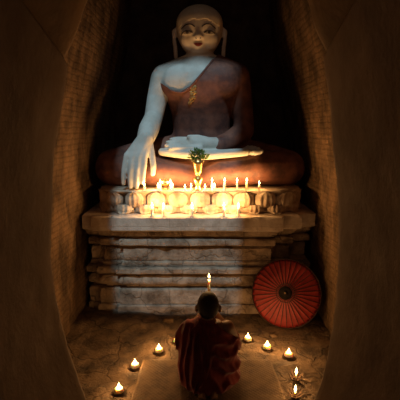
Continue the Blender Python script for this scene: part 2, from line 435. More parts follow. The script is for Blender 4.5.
# lotus: core and two rows of petals
LZ0, LZM, LZ1 = 1.088, 1.172, 1.345
def lotus_path(t, off=0):
    """t from -1 (left rear) over 0 (front centre) to 1 (right rear): point and outward direction"""
    hw, fy, R = 1.10+off, 4.325-off, .34
    straight = hw-R; arc = R*PI/2; side = .7
    s = abs(t)*(straight+arc+side); sg = 1 if t >= 0 else -1
    if s < straight: return Vector((sg*s, fy, 0)), Vector((0, -1, 0))
    s -= straight
    if s < arc:
        a = s/R; return Vector((sg*(straight + R*math.sin(a)), fy+R-R*math.cos(a), 0)), Vector((sg*math.sin(a), -math.cos(a), 0))
    s -= arc
    return Vector((sg*hw, fy+R+s, 0)), Vector((sg, 0, 0))
bm = bmesh.new(); rings = []
for z, off in ((LZ0, .0), (LZ0+.02, .025), (LZM-.02, .02), (LZM, -.03), (LZM+.02, -.02), (LZ1-.05, -.01), (LZ1-.03, .02), (LZ1-.012, .05), (LZ1, .045)):
    ring = [bm.verts.new(lotus_path(-1+2*k/120, off)[0] + Vector((0, 0, z))) for k in range(121)]
    rings.append(ring)
for a, b in zip(rings, rings[1:]):
    for k in range(120): bm.faces.new((a[k], a[k+1], b[k+1], b[k]))
    bm.faces.new((a[120], a[0], b[0], b[120]))
bm.faces.new(rings[0][::-1]); bm.faces.new(rings[-1])
obj('lotus_core', bm, M['lotus'], ped, shift=PED)
def petal(t, zb, zt, wid, off, up=True, seed=0):
    p, d = lotus_path(t, off); side = Vector((-d.y, d.x, 0)); bm = bmesh.new()
    nu, nv = 16, 14; front, back = [], []
    jig = 1 + .08*math.sin(seed*12.9)
    for j in range(nv+1):
        v = j/nv; z = lerp(zb, zt, v) if up else lerp(zt, zb, v)
        wv = wid*.5*(1 - .16*(1-v)**2) * (1.0 if v < .40 else max(.02, 1-((v-.40)/.61)**2.6)**.62)
        fr, br = [], []
        for i in range(nu+1):
            u = -1 + 2*i/nu
            body = .040*(1-abs(u)**2.4)*(math.sin(PI*(.12+.78*v))**.8)
            rim = .022*math.exp(-((abs(u)-.86)/.10)**2) + .016*math.exp(-((abs(u)-.52)/.09)**2) + .010*math.exp(-((u)/.10)**2)*(v < .8)
            tip = .035*max(0, v-.72)/.28
            dep = body + rim + tip + .006*noise.noise(Vector((u*3+seed*5, v*3, seed)))
            q = p + side*(u*wv*jig) + d*(dep - .03*abs(u)**3)
            fr.append(bm.verts.new((q.x, q.y, z))); q2 = p + side*(u*wv*jig*.96) - d*.05
            br.append(bm.verts.new((q2.x, q2.y, z)))
        front.append(fr); back.append(br)
    for g_ in (front, back):
        for j in range(nv):
            for i in range(nu): bm.faces.new((g_[j][i], g_[j][i+1], g_[j+1][i+1], g_[j+1][i]))
    for j in range(nv):
        for i in (0, nu): bm.faces.new((front[j][i], front[j+1][i], back[j+1][i], back[j][i]))
    for i in range(nu):
        for j in (0, nv): bm.faces.new((front[j][i], front[j][i+1], back[j][i+1], back[j][i]))
    bmesh.ops.remove_doubles(bm, verts=bm.verts, dist=1e-5)
    return obj('lotus_petal', bm, M['lotus'], ped, shift=PED)
TOT = (1.10-.34) + .34*PI/2 + .7
wid = .236
K = int(TOT/wid)
for k in range(-K, K+1): petal(k*wid/TOT, LZM-.008, LZ1-.010, wid*1.02, .025, True, k)
for k in range(-K, K): petal((k+.5)*wid/TOT, LZ0+.002, LZM+.018, wid*1.0, .03, False, k+.3)

# ------------------------------------------------------------------ the seated statue
BUD = Vector((0, 4.95, LZ1))
bud = empty('buddha_statue', BUD)
tag(bud, 'large seated pale stone statue in red brown robe, one hand reaching down over its knee', 'statue')
FD = Vector((-.014, 0, -.078))             # the face sits low on the round head
HC = Vector((W(199.5, 31, 5.06).x, 5.06, W(199.5, 31, 5.06).z))      # head centre
HR = Vector((.270, .280, .286))
TX = W(201, 100, 5.05).x
def pz(py, Y): return W(200, py, Y).z
def torso_secs(g=0):
    t = [(pz(152,5.05)-.12, 0, 5.08, .40, .29), (pz(145,5.05), .01, 5.08, .37, .26), (pz(130,5.05), .02, 5.07, .330, .235), (pz(115,5.05), .02, 5.05, .345, .255),
         (pz(98,5.0), .01, 5.0, .395, .275), (pz(84,4.98), .0, 4.98, .435, .28), (pz(74,4.98), .0, 4.98, .42, .25), (pz(67,4.98), 0, 4.99, .34, .20),
         (pz(60,5.0), 0, 5.0, .23, .16), (pz(54,5.02), 0, 5.03, .165, .14)]
    return [(z + (g if i == len(t)-1 else 0), x, y, rx+g, ry+g) for i, (z, x, y, rx, ry) in enumerate(t)]
def left_arm(g=0):
    return [(W(236.5,79,4.97), .145+g), (W(241.5,97,4.98), .112+g), (W(243.5,118,4.97), .105+g), (W(243.5,131,4.93), .108+g), (W(230,141,4.78), .098+g), (W(215,145.5,4.66), .082+g)]
def legs(g=0, inner=1.0):
    r = inner
    return [[(W(182,152,5.10), .22*r+g), (W(140,160,4.95), .215*r+g), (W(113,167,4.80), .20*r+g)],
            [(W(113,168,4.80), .20*r+g), (W(150,171,4.62), .165*r+g), (W(188,176,4.56), .125*r+g)],
            [(W(218,152,5.10), .22*r+g), (W(258,160,4.95), .215*r+g), (W(287,167.5,4.80), .20*r+g)],
            [(W(287,168,4.80), .20*r+g), (W(255,168,4.62), .18*r+g), (W(222,173,4.55), .145*r+g), (W(205,178,4.56), .11*r+g)]]
bm = bmesh.new()
# head with full cheeks, neck, long ears
ellipsoid(bm, HC, HR, u=40, v=28)
ellipsoid(bm, HC + Vector((0, -.03, -.10)), (.235, .24, .20), u=32, v=20)
ellipsoid(bm, HC + Vector((-.006, -.11, -.235)), (.13, .11, .075))            # chin
ellipsoid(bm, HC + Vector((0, .0, .070)), (.276, .27, .214), u=36, v=24)     # broad crown
for s in (-1, 1):
    ellipsoid(bm, HC + Vector((s*.115, -.150, -.135)), (.11, .10, .11))     # cheeks
    ellipsoid(bm, HC + FD + Vector((s*.118, -.218, .020)), (.080, .045, .042))   # upper lids
chain(bm, [(HC + FD + Vector((0, -.250, .075)), .024), (HC + FD + Vector((0, -.272, .0)), .030), (HC + FD + Vector((0, -.290, -.040)), .036)])
for s in (-1, 1): ellipsoid(bm, HC + FD + Vector((s*.034, -.262, -.046)), (.026, .03, .022))
ellipsoid(bm, HC + FD + Vector((0, -.240, -.118)), (.062, .03, .017)); ellipsoid(bm, HC + FD + Vector((0, -.232, -.142)), (.05, .03, .019))
for s in (-1, 1):
    chain(bm, [(HC + Vector((s*.272, .03, .035)), .020), (HC + Vector((s*.308, .02, .0)), .026), (HC + Vector((s*.306, .0, -.09)), .023),
               (HC + Vector((s*.292, -.01, -.18)), .026), (HC + Vector((s*.285, -.01, -.30)), .026)])
chain(bm, [(HC + Vector((0, .04, -.18)), .16), (W(200,60,5.04), .175)])
stack(bm, torso_secs())
ellipsoid(bm, W(182,82,4.86), (.24, .14, .21)); ellipsoid(bm, W(219,82,4.86), (.24, .14, .21))
for s in (-1, 1): chain(bm, [(W(200+s*12,64,4.99), .11), (W(200+s*36,77,4.97), .145)])   # chest
# right arm, reaching down and forward
chain(bm, [(W(163,79,4.97), .148), (W(157.5,98,4.95), .125), (W(153.5,118,4.84), .110), (W(149,129,4.66), .118), (W(146.5,136,4.52), .105)])
# right hand: back of the palm, four fingers over the lap's edge, thumb on the inner side
P = lambda x, y, Y=4.36: W(x, y, Y)
for a, b, ra, rb in (((145,137,4.48), (127.5,156,4.36), .075, .042), ((146,138,4.46), (133.0,158,4.345), .08, .044), ((147,138,4.46), (138.8,158,4.345), .08, .044), ((148,138,4.48), (144,156,4.36), .07, .042)):
    chain(bm, [(P(*a), ra), (P(*b), rb)])
for pts, r in (([(127,155,4.36), (124.6,167,4.335), (123.6,177,4.33), (123.6,184,4.335)], .032),
               ([(133,157,4.345), (131,169,4.305), (130.2,179,4.30), (130.4,187,4.31)], .034),
               ([(139,157,4.345), (137.6,169,4.305), (136.6,179,4.30), (136.6,187,4.31)], .034),
               ([(144.5,155,4.36), (144,166,4.325), (142.8,175,4.31), (142.4,182.5,4.315)], .033),
               ([(149.5,143,4.46), (152.0,156,4.41), (153.4,166,4.38), (152.8,174,4.39)], .037)):
    chain(bm, [(P(*q), r*f) for q, f in zip(pts, (1.12, 1.0, .95, .8))])
# left arm core and hand lying palm up in the lap
chain(bm, left_arm(-.012))
chain(bm, [(W(220,144,4.68), .080), (W(207,143.5,4.62), .072), (W(194,143,4.59), .066)])
for k, (yy, Y, L) in enumerate(((139.0,4.68,171), (142,4.62,167), (145,4.565,166), (148,4.52,170))):
    chain(bm, [(W(200, yy+.6, Y), .040), (W(188, yy, Y), .029), (W(177, yy-.3, Y), .027), (W(L, yy+.4, Y), .022)])
chain(bm, [(W(207,140,4.64), .040), (W(198,137.6,4.62), .036), (W(189,137.2,4.60), .030)])
# legs core, feet: the upturned sole with its toes lying on the far shin
for L in legs(-.02): chain(bm, L)
for dy in (0, .055, .11): chain(bm, [(W(162,152.0,4.58+dy), .045), (W(182,154,4.52+dy), .052), (W(206,155,4.48+dy), .056), (W(232,153.2,4.47+dy), .050), (W(246,152,4.48+dy), .046)])
for k, (xx, yy, Y) in enumerate(((262,151.0,4.47), (258.5,148.6,4.50), (255,147.5,4.53), (251.5,147,4.55), (248,146.8,4.57))):
    chain(bm, [(W(xx-7, 152.5, Y+.01), .036), (W(xx-1.2, yy+1.2, Y), .024), (W(xx, yy, Y), .022)])
bmb = remeshed(bm, .0125, 4, .5)
for v in bmb.verts:
    if v.co.z < LZ1+.002: v.co.z = LZ1+.002
body_bv = BVHTree.FromBMesh(bmb)
body = obj('body', bmb, [M['whitewash'], M['cream']], bud, shift=BUD)
for p in body.data.polygons:
    if p.center.z > W(200,56,4.85).z - BUD.z or (p.center - (HC-BUD)).length < .31: p.material_index = 1
body['label'] = 'whitewashed stone figure'
def face_pt(dx, dz, out=.004):
    h = body_bv.ray_cast(HC + FD + Vector((dx, -1.0, dz)), Vector((0, 1, 0)))
    q = h[0] if h[0] else HC + FD + Vector((dx, -.25, dz))
    return q + Vector((0, -out, 0))
def arc_line(pts, n=14):
    return [face_pt(p[0], p[1]) for p in spline(pts, n)]
for s in (-1, 1):
    bm = bmesh.new(); tube(bm, arc_line([(s*.040, .060), (s*.082, .090), (s*.140, .092), (s*.200, .055)], 8), [.003]+[.0055]*22+[.0045, .003], 8, .6, nrm=(0,-1,0))
    obj('eyebrow', bm, M['face_dark'], bud, shift=BUD)
    bm = bmesh.new()                                                          # almond of the eye, lying on the lid
    top, bot = [(s*.066, .0), (s*.100, .018), (s*.15, .018), (s*.190, -.002)], [(s*.066, .0), (s*.100, -.010), (s*.15, -.012), (s*.190, -.002)]
    A, B = spline(top, 6), spline(bot, 6); va = []
    for a, b in zip(A, B):
        va.append([bm.verts.new(face_pt(lerp(a[0], b[0], k/4), lerp(a[1], b[1], k/4), .005 + .004*math.sin(PI*k/4))) for k in range(5)])
    for a, b in zip(va, va[1:]):
        for k in range(4): bm.faces.new((a[k], a[k+1], b[k+1], b[k]))
    r_ = bmesh.ops.solidify(bm, geom=bm.faces[:], thickness=.008)
    eye = obj('eye', bm, M['eye_white'], bud, shift=BUD)
    bm = bmesh.new(); c = face_pt(s*.124, .003, .008); ellipsoid(bm, c, (.017, .008, .014)); obj('pupil', bm, M['face_dark'], eye, shift=BUD)
    bm = bmesh.new(); tube(bm, [face_pt(p[0], p[1], .006) for p in A], .0065, 8, .7, nrm=(0,-1,0)); obj('eyelid_line', bm, M['face_dark'], eye, shift=BUD)
    bm = bmesh.new(); ellipsoid(bm, face_pt(s*.024, -.064, .001), (.010, .008, .007)); obj('nostril', bm, M['face_dark'], bud, shift=BUD)
bm = bmesh.new(); va = []
for a in range(17):
    u = -1 + 2*a/16; cx = u*.050; mid = -.128 + .012*abs(u)**2
    h = .019*(1-abs(u)**2.2) + .001
    va.append([bm.verts.new(face_pt(cx, mid + h*(k/3-1), .004)) for k in range(7)])
for a, b in zip(va, va[1:]):
    for k in range(6): bm.faces.new((a[k], a[k+1], b[k+1], b[k]))
bmesh.ops.solidify(bm, geom=bm.faces[:], thickness=.008)
obj('lips', bm, M['lips'], bud, shift=BUD)
# close painted cap of hair
bm = bmesh.new()
ellipsoid(bm, HC + Vector((0, .0, .0)), HR + Vector((.003, .003, .003)), u=48, v=36)
ellipsoid(bm, HC + Vector((0, .0, .070)), (.279, .273, .217), u=40, v=28)
bmh = remeshed(bm, .014, 5)
kill = [v for v in bmh.verts if (v.co.z - HC.z) < (.066 - .05*min(1.3, abs(v.co.x-HC.x)/.2)**2 - .03*math.exp(-((v.co.x-HC.x+.014)/.03)**2) - .5*max(0, v.co.y-HC.y))]
bmesh.ops.delete(bmh, geom=kill, context='VERTS')
bmesh.ops.solidify(bmh, geom=bmh.faces[:], thickness=.02)
obj('hair_cap', bmh, M['hairline'], bud, shift=BUD)
# robe over the left shoulder, both legs and the left arm
bm = bmesh.new(); g = .022
stack(bm, torso_secs(g))
ellipsoid(bm, W(182,82,4.86), (.24+g, .14+g, .21+g)); ellipsoid(bm, W(219,82,4.86), (.24+g, .14+g, .21+g))
chain(bm, [(W(212,64,4.99), .11+g), (W(236,77,4.97), .145+g)])
chain(bm, left_arm(g*.9)[:-1] + [(W(219,145.5,4.69), .10+g*.5)])
for L in legs(g*.6): chain(bm, L)
ellipsoid(bm, W(200,164,4.85), (.75, .28, .16))
rb = remeshed(bm, .016, 5)
for v in rb.verts:
    if v.co.z < LZ1+.002: v.co.z = LZ1+.002
lines = [((162,84), (171,90.5)), ((171,90.5), (181,92.5)), ((181,92.5), (190,87.5)), ((190,87.5), (204,71)), ((204,71), (220,51))]
planes = []
for (ax, ay), (bx, by) in lines:
    A, B = W(ax, ay, 4.84), W(bx, by, 4.84); d = (B-A); n = Vector((-d.z, 0, d.x)).normalized()
    if n.z < 0: n = -n
    planes.append((A, n))
for A, n in planes:
    bmesh.ops.bisect_plane(rb, geom=rb.verts[:]+rb.edges[:]+rb.faces[:], plane_co=A, plane_no=n, dist=1e-5)
kill = [f for f in rb.faces if all((f.calc_center_median()-A).dot(n) > 0 for A, n in planes)]
bmesh.ops.delete(rb, geom=kill, context='FACES')
for v in rb.verts:           # faint cast folds in the lacquered cloth
    if v.co.z > LZ1+.5: continue
for f in rb.faces: f.material_index = 0
bmesh.ops.recalc_face_normals(rb, faces=rb.faces)
robe_bv = BVHTree.FromBMesh(rb)
robe = obj('robe', rb, M['lacquer'], bud, shift=BUD); robe['label'] = 'red brown lacquered robe'
# hem ridge along the neckline, and the flaking gold leaf on the chest
def robe_pt(px, py, out=.0):
    o = Vector((0, 0, CAM_H)); d = (W(px, py, 5)-o).normalized()
    best = None
    for bv in (robe_bv, body_bv):
        h = bv.ray_cast(o, d)
        if h[0] and (best is None or h[3] < best[3]): best = h
    return best[0] - d*out if best else W(px, py, 4.8)
bm = bmesh.new(); tube(bm, [robe_pt(p[0], p[1]) for p in spline([(171,90.5), (181,92.5), (190,87.5), (204,71), (213,59.8)], 8)], .013, 8)
obj('robe_hem', bm, M['lacquer'], bud, shift=BUD)
bm = bmesh.new()
for k in range(26):
    t = random.random(); px = 194 - 3*t + random.uniform(-3.4, 3.4)*(1-.55*t); py = 86.5 + 17*t
    c = robe_pt(px, py, .002); r = random.uniform(.010, .026)
    ellipsoid(bm, c, (r, .008, r*random.uniform(.6, 1.5)), u=8, v=6)
obj('gold_leaf', bm, M['gold'], bud, shift=BUD)['label'] = 'flaking gold leaf on chest'

# ------------------------------------------------------------------ candles
def flame_bm(h, r):
    bm = bmesh.new()
    lathe(bm, [(r*.15, 0), (r*.7, h*.10), (r, h*.27), (r*.86, h*.45), (r*.5, h*.68), (r*.2, h*.88), (r*.03, h)], n=12)
    return bm
def taper(loc, h, r, fh, label, group, watts, name='candle', tilt=(0,0)):
    e = empty(name, loc, (tilt[0], tilt[1], random.random()*6)); tag(e, label, 'candle', group)
    bm = bmesh.new(); lathe(bm, [(r*1.25, 0), (r*1.15, h*.05), (r, h*.14), (r*.97, h*.9), (r*.8, h*.97), (r*.45, h*.955)], n=14)
    for k in range(3):
        a = random.random()*6.28; chain(bm, [((r*math.cos(a), r*math.sin(a), h*.85), r*.22), ((r*1.02*math.cos(a), r*1.02*math.sin(a), h*random.uniform(.3, .6)), r*.28)], u=8)
    obj('wax_stick', bm, M['wax'], e)
    bm = bmesh.new(); tube(bm, [(0,0,h*.93), (.001,0,h+.007), (.002,0,h+.012)], .0018, 6); obj('wick', bm, M['wick'], e)
    obj('flame', flame_bm(fh, fh*.22), M['flame'], e, loc=(.001, 0, h+.006))
    flame_light(Vector(loc) + Vector((0, 0, h+.006+fh*.55)), watts)
    return e
LEFT_NAMES = {}
TOPP = 1.345
def on_top(px, Y): return Vector((W(px, 190, Y).x, Y, TOPP))
ped_w = 2.9
row = [(144.5, 4.30, .045, 'lit candle on the lotus rim beside the tips of the statue fingers'),
       (160.5, 4.325, .075, 'lit candle on the lotus rim just left of the small brass bowl'),
       (170.5, 4.325, .075, 'lit candle on the lotus rim just right of the small brass bowl'),
       (158, 4.30, .040, 'short lit candle in front of the small brass bowl, left one of two'),
       (172.5, 4.30, .040, 'short lit candle in front of the small brass bowl, right one of two'),
       (185, 4.30, .024, 'low candle stub on the lotus rim left of the flower vase'),
       (191, 4.30, .036, 'short lit candle at the left foot of the brass flower vase'),
       (205, 4.30, .028, 'low candle stub at the right foot of the brass flower vase'),
       (212, 4.325, .092, 'tall lit candle on the lotus rim, first one right of the flower vase'),
       (214.5, 4.295, .040, 'short lit candle in front of the first tall one right of the vase'),
       (224.5, 4.325, .092, 'tall lit candle on the lotus rim, second one right of the vase'),
       (237, 4.325, .092, 'tall lit candle on the lotus rim, third one right of the vase'),
       (246.5, 4.325, .092, 'tall lit candle on the lotus rim, fourth one right of the vase'),
       (259, 4.325, .060, 'lit candle at the far right end of the row on the lotus rim')]
for px, Y, h, lab in row:
    taper(on_top(px, Y), h, .011, .044, lab, 'candles on the lotus rim', ped_w*.75)
SLZ = 1.092
ledge = [(152, 'leftmost candle on the pale slab, glowing against the lotus petals'),
         (163.5, 'second candle from the left on the pale slab before the petals'),
         (192, 'middle candle on the pale slab, standing below the flower vase'),
         (224, 'candle on the pale slab right of the one below the vase'),
         (238.5, 'rightmost candle on the pale slab, glowing against the lotus petals')]
for px, lab in ledge:
    p = W(px, 205, 4.152); taper(Vector((p.x, 4.152, SLZ)), .095, .016, .052, lab, 'candles on the pale slab', ped_w*1.45)

# floor candles: puddled white wax in dark clay dishes
def tealight(px, py, label, dish_r=.045, watts=1.0):
    p = G(px, py); p.z = fz(p.x, p.y) - .002
    e = empty('dish_candle', p, (0, 0, random.random()*6)); tag(e, label, 'candle', 'dish candles in an arc on the floor')
    r = dish_r
    bm = bmesh.new(); lathe(bm, [(r*.62, 0), (r*.95, .010), (r*1.05, .022), (r*.97, .024), (r*.80, .014), (r*.2, .012)], n=26); obj('clay_dish', bm, M['clay'], e)
    bm = bmesh.new(); lathe(bm, [(r*.80, .012), (r*.82, .026), (r*.72, .040), (r*.52, .050), (r*.36, .047), (r*.1, .045)], n=20)
    for v in bm.verts: v.co.z += .006*noise.noise(v.co*60 + Vector((px, 0, 0))) * (v.co.z > .02)
    obj('wax_body', bm, M['wax'], e)
    bm = bmesh.new(); tube(bm, [(0,0,.04), (.001,0,.052), (.003,0,.058)], .002, 6); obj('wick', bm, M['wick'], e)
    obj('flame', flame_bm(.042, .0105), M['flame'], e, loc=(.001, 0, .05))
    flame_light(p + Vector((0, 0, .082)), watts, .014)
FW = 1.6
for px, py, lab in ((119, 391, 'dish candle on the floor nearest the left jamb'),
                    (135, 366, 'dish candle on the floor, second from the left jamb'),
                    (159, 350, 'dish candle on the floor, third from the left jamb'),
                    (177.5, 342, 'dish candle half hidden behind the left arm of the kneeling monk'),
                    (248, 340, 'dish candle on the floor just right of the kneeling monk'),
                    (267, 348, 'dish candle on the floor below the red umbrella'),
                    (288.5, 355, 'dish candle on the floor right of the one below the umbrella')):
    tealight(px, py, lab, watts=FW)
def petal_candle(px, py, label, h, watts):
    p = G(px, py); p.z = fz(p.x, p.y) - .002
    e = empty('holder_candle', p, (0, 0, .4)); tag(e, label, 'candle', 'tall flames in dark pointed holders')
    bm = bmesh.new(); lathe(bm, [(.028, 0), (.03, .006), (.012, .014), (.016, .028), (.010, .03)], n=16)
    for k in range(8):
        a = 2*PI*k/8; d = Vector((math.cos(a), math.sin(a), 0)); s = Vector((-d.y, d.x, 0)); vs = []
        for t, wd in ((0, .010), (.3, .014), (.65, .011), (1, .001)):
            c = d*(.012+.052*t) + Vector((0, 0, .012 + .040*t*t)); vs.append((bm.verts.new(c - s*wd), bm.verts.new(c + Vector((0,0,.005))), bm.verts.new(c + s*wd), bm.verts.new(c - Vector((0,0,.004)))))
        for a_, b_ in zip(vs, vs[1:]):
            for q in range(4): bm.faces.new((a_[q], a_[(q+1) % 4], b_[(q+1) % 4], b_[q]))
    obj('pointed_holder', bm, M['clay'], e)
    bm = bmesh.new(); lathe(bm, [(.009, .02), (.008, h*.9), (.006, h), (.003, h-.002)], n=12); obj('wax_stick', bm, M['wax'], e)
    bm = bmesh.new(); tube(bm, [(0,0,h-.004), (.001,0,h+.01)], .0016, 6); obj('wick', bm, M['wick'], e)
    obj('flame', flame_bm(.058, .010), M['flame'], e, loc=(0, 0, h+.004)); flame_light(p + Vector((0, 0, h+.036)), watts, .012)
petal_candle(296, 379, 'tall flame in a dark pointed holder near the right jamb, farther one of two', .055, FW*.6)
petal_candle(295, 398, 'tall flame in a dark pointed holder near the right jamb, nearer one of two', .050, FW*.6)

# ------------------------------------------------------------------ vase, bowl
vp = Vector((W(198, 180, 4.345).x, 4.335, TOPP))
vase = empty('flower_vase', vp); tag(vase, 'waisted brass vase holding a round bunch of green leaves', 'vase')
bm = bmesh.new()
lathe(bm, [(.045,0), (.048,.010), (.035,.022), (.024,.045), (.030,.062), (.046,.105), (.052,.130), (.038,.145), (.022,.155), (.020,.170), (.034,.185), (.042,.22), (.054,.285), (.070,.325), (.065,.325), (.044,.285), (.01,.22)], n=32)
obj('vase_body', bm, M['brass'], vase)
rnd = random.Random(3)
bm = bmesh.new()
for k in range(190):
    th, ph = rnd.uniform(0, 2*PI), math.acos(rnd.uniform(-.35, 1))
    d = Vector((math.sin(ph)*math.cos(th), math.sin(ph)*math.sin(th)*.62, math.cos(ph)*.80)); c = Vector((0,0,.362)) + d*rnd.uniform(.05, .118)
    t = (d + Vector((rnd.uniform(-.6,.6), rnd.uniform(-.6,.6), rnd.uniform(-.2,.6)))).normalized(); s = t.cross(Vector((rnd.random(), rnd.random(), rnd.random()+.2))).normalized(); n = t.cross(s)
    L, wd = rnd.uniform(.03, .05), rnd.uniform(.008, .014)
    q = [bm.verts.new(c - t*L*.4), bm.verts.new(c + s*wd + n*.003), bm.verts.new(c + t*L*.6), bm.verts.new(c - s*wd + n*.003), bm.verts.new(c + n*.006)]
    for a, b in ((0,1), (1,2), (2,3), (3,0)): bm.faces.new((q[a], q[b], q[4]))
bmesh.ops.solidify(bm, geom=bm.faces[:], thickness=.0015)
obj('foliage', bm, M['leaf'], vase, smooth=False)
bm = bmesh.new()
for k in range(12):
    a = 2*PI*k/12; tube(bm, [(.01*math.cos(a), .01*math.sin(a), .23), (.025*math.cos(a), .025*math.sin(a), .32), (.05*math.cos(a), .05*math.sin(a), .38)], .0025, 6)
obj('stems', bm, M['leaf'], vase)
bp = Vector((W(165.3, 186, 4.36).x, 4.36, TOPP))
bowl = empty('offering_bowl', bp); tag(bowl, 'small brass bowl on a foot between candles left of the vase', 'bowl')
bm = bmesh.new(); lathe(bm, [(.032,0), (.034,.006), (.014,.018), (.014,.034), (.034,.050), (.046,.072), (.050,.090), (.046,.090), (.036,.066), (.006,.054)], n=28); obj('bowl_body', bm, M['brass'], bowl)
bm = bmesh.new(); lathe(bm, [(.044,.084), (.036,.098), (.018,.108), (.006,.122), (.002,.13)], n=24); obj('lid', bm, M['brass'], bowl)

# ------------------------------------------------------------------ woven mat
bm = bmesh.new(); c = [G(131,420), G(152,355), G(262,355), G(288,420)]
c = [Vector((-.53, 2.35, 0)), Vector((-.50, 3.22, 0)), Vector((.62, 3.22, 0)), Vector((.66, 2.35, 0))]
nu, nv = 60, 60; tops, bots = [], []
for j in range(nv+1):
    a, b = [], []
    for i in range(nu+1):
        u, v = i/nu, j/nv
        q = c[0].lerp(c[3], u).lerp(c[1].lerp(c[2], u), v); q.x += .008*noise.noise(Vector((q.y*5, 3, 1))); z = .004 + .002*noise.noise(q*6)
        a.append(bm.verts.new((q.x, q.y, z + .004))); b.append(bm.verts.new((q.x, q.y, z - .012)))
    tops.append(a); bots.append(b)
for g_ in (tops, bots):
    for j in range(nv):
        for i in range(nu): bm.faces.new((g_[j][i], g_[j][i+1], g_[j+1][i+1], g_[j+1][i]))
for j in range(nv):
    for i in (0, nu): bm.faces.new((tops[j][i], tops[j+1][i], bots[j+1][i], bots[j][i]))
for i in range(nu):
    for j in (0, nv): bm.faces.new((tops[j][i], tops[j][i+1], bots[j][i+1], bots[j][i]))
tag(obj('woven_mat', bm, M['mat']), 'brown woven reed mat under the kneeling monk', 'mat')

# ------------------------------------------------------------------ paper umbrella
UA_EL, UA_AZ = math.radians(22), math.radians(-17)
ax = Vector((math.sin(UA_AZ)*math.cos(UA_EL), -math.cos(UA_AZ)*math.cos(UA_EL), math.sin(UA_EL)))   # towards the tip
UR, UH, UP = .355, .105, .31
hub_y = 3.87; hub = W(285.5, 287, hub_y)
low = None
umb = empty('paper_umbrella', hub); umb.rotation_euler = ax.to_track_quat('Z', 'Y').to_euler()
tag(umb, 'open red paper umbrella lying on its rim against the pedestal', 'umbrella')
NS = 34
def canopy_z(r): return -UH*(r/UR)**1.25
bm = bmesh.new(); rs = [.04, .08, .12, .17, .22, .27, .32, .36, UR]; topv, botv = [], []
for r in rs:
    a, b = [], []
    for k in range(NS*4):
        t = 2*PI*k/(NS*4); sag = -.006*(r/UR)*abs(math.sin(t*NS/2))
        rr = r*(1 - .012*abs(math.sin(t*NS/2))*(r > .34))
        a.append(bm.verts.new((rr*math.cos(t), rr*math.sin(t), canopy_z(r)+sag))); b.append(bm.verts.new((rr*math.cos(t), rr*math.sin(t), canopy_z(r)+sag-.003)))
    topv.append(a); botv.append(b)
n = NS*4
for g_ in (topv, botv):
    for a, b in zip(g_, g_[1:]):
        for k in range(n): bm.faces.new((a[k], a[(k+1) % n], b[(k+1) % n], b[k]))
for g_ in (0, -1):
    for k in range(n): bm.faces.new((topv[g_][k], topv[g_][(k+1) % n], botv[g_][(k+1) % n], botv[g_][k]))
obj('canopy', bm, M['red_paper'], umb)
for k in range(NS):
    t = 2*PI*k/NS; bm = bmesh.new()
    tube(bm, [((r)*math.cos(t), (r)*math.sin(t), canopy_z(r)+.0015) for r in (.03, .08, .14, .2, .26, .32, UR+.004)], .0035, 6)
    obj('rib', bm, M['bamboo'], umb)
bm = bmesh.new(); tube(bm, [(UR*math.cos(2*PI*k/96), UR*math.sin(2*PI*k/96), canopy_z(UR)) for k in range(97)], .0055, 6); obj('rim_band', bm, M['bamboo'], umb)
bm = bmesh.new(); lathe(bm, [(.070,-.022), (.068,-.010), (.058,.0), (.040,.003), (.022,.004), (.018,.014), (.008,.016)], n=30); obj('hub_cap', bm, M['black'], umb)
bm = bmesh.new(); tube(bm, [(.095*math.cos(2*PI*k/60), .095*math.sin(2*PI*k/60), canopy_z(.095)+.003) for k in range(61)], .003, 6); obj('stitched_ring', bm, M['bamboo'], umb)
bm = bmesh.new(); tube(bm, [(0,0,.02), (0,0,-.2), (0,0,-UP)], .010, 12); obj('pole', bm, M['pole'], umb)
for k in range(0, NS, 1):
    t = 2*PI*k/NS; bm = bmesh.new(); tube(bm, [(.014*math.cos(t), .014*math.sin(t), -.13), (.19*math.cos(t), .19*math.sin(t), canopy_z(.19)-.006)], .0025, 6); obj('stretcher', bm, M['pole'], umb)
bpy.context.view_layer.update()
zs = [(umb.matrix_world @ Vector((UR*math.cos(a), UR*math.sin(a), canopy_z(UR)))) for a in [2*PI*k/64 for k in range(64)]]
lowp = min(zs, key=lambda q: q.z)
print('UMB low', lowp, 'tip', umb.matrix_world @ Vector((0, 0, -UP)), 'top', max(zs, key=lambda q: q.z))
umb.location.z += fz(lowp.x, lowp.y) + .004 - lowp.z

# ------------------------------------------------------------------ the kneeling monk
MX, MY = .062, 2.90
MON = Vector((MX, MY, .006))
mon = empty('person', MON); tag(mon, 'shaven headed person in maroon robe kneeling on mat seen from behind, holding a lit candle', 'person')
V = Vector
MH = V((MX+.002, MY+.045, .634))
bm = bmesh.new()
ellipsoid(bm, MH + V((0, -.008, .012)), (.086, .104, .108), u=32, v=22)
ellipsoid(bm, MH + V((0, .03, -.045)), (.066, .07, .075), u=24, v=16)              # face and jaw
ellipsoid(bm, MH + V((0, .105, -.03)), (.013, .016, .02)); ellipsoid(bm, MH + V((0, .094, -.068)), (.025, .012, .010))
ellipsoid(bm, MH + V((0, .078, -.105)), (.03, .025, .02))
for s in (-1, 1):
    ellipsoid(bm, MH + V((s*.091, .005, -.022)), (.013, .022, .034), Matrix.Rotation(s*.35, 3, 'Z'))
    ellipsoid(bm, MH + V((s*.096, -.006, -.010)), (.010, .010, .024))
    ellipsoid(bm, MH + V((s*.032, .090, .004)), (.014, .008, .007))
chain(bm, [(MH + V((0, -.005, -.06)), .052), (V((MX, MY+.01, .53)), .058)])
stack(bm, [(.14, MX, MY-.01, .14, .11), (.22, MX, MY-.01, .135, .10), (.32, MX, MY, .125, .088), (.42, MX, MY+.005, .145, .092), (.49, MX, MY+.01, .15, .08), (.53, MX, MY+.01, .10, .06)], n=28)
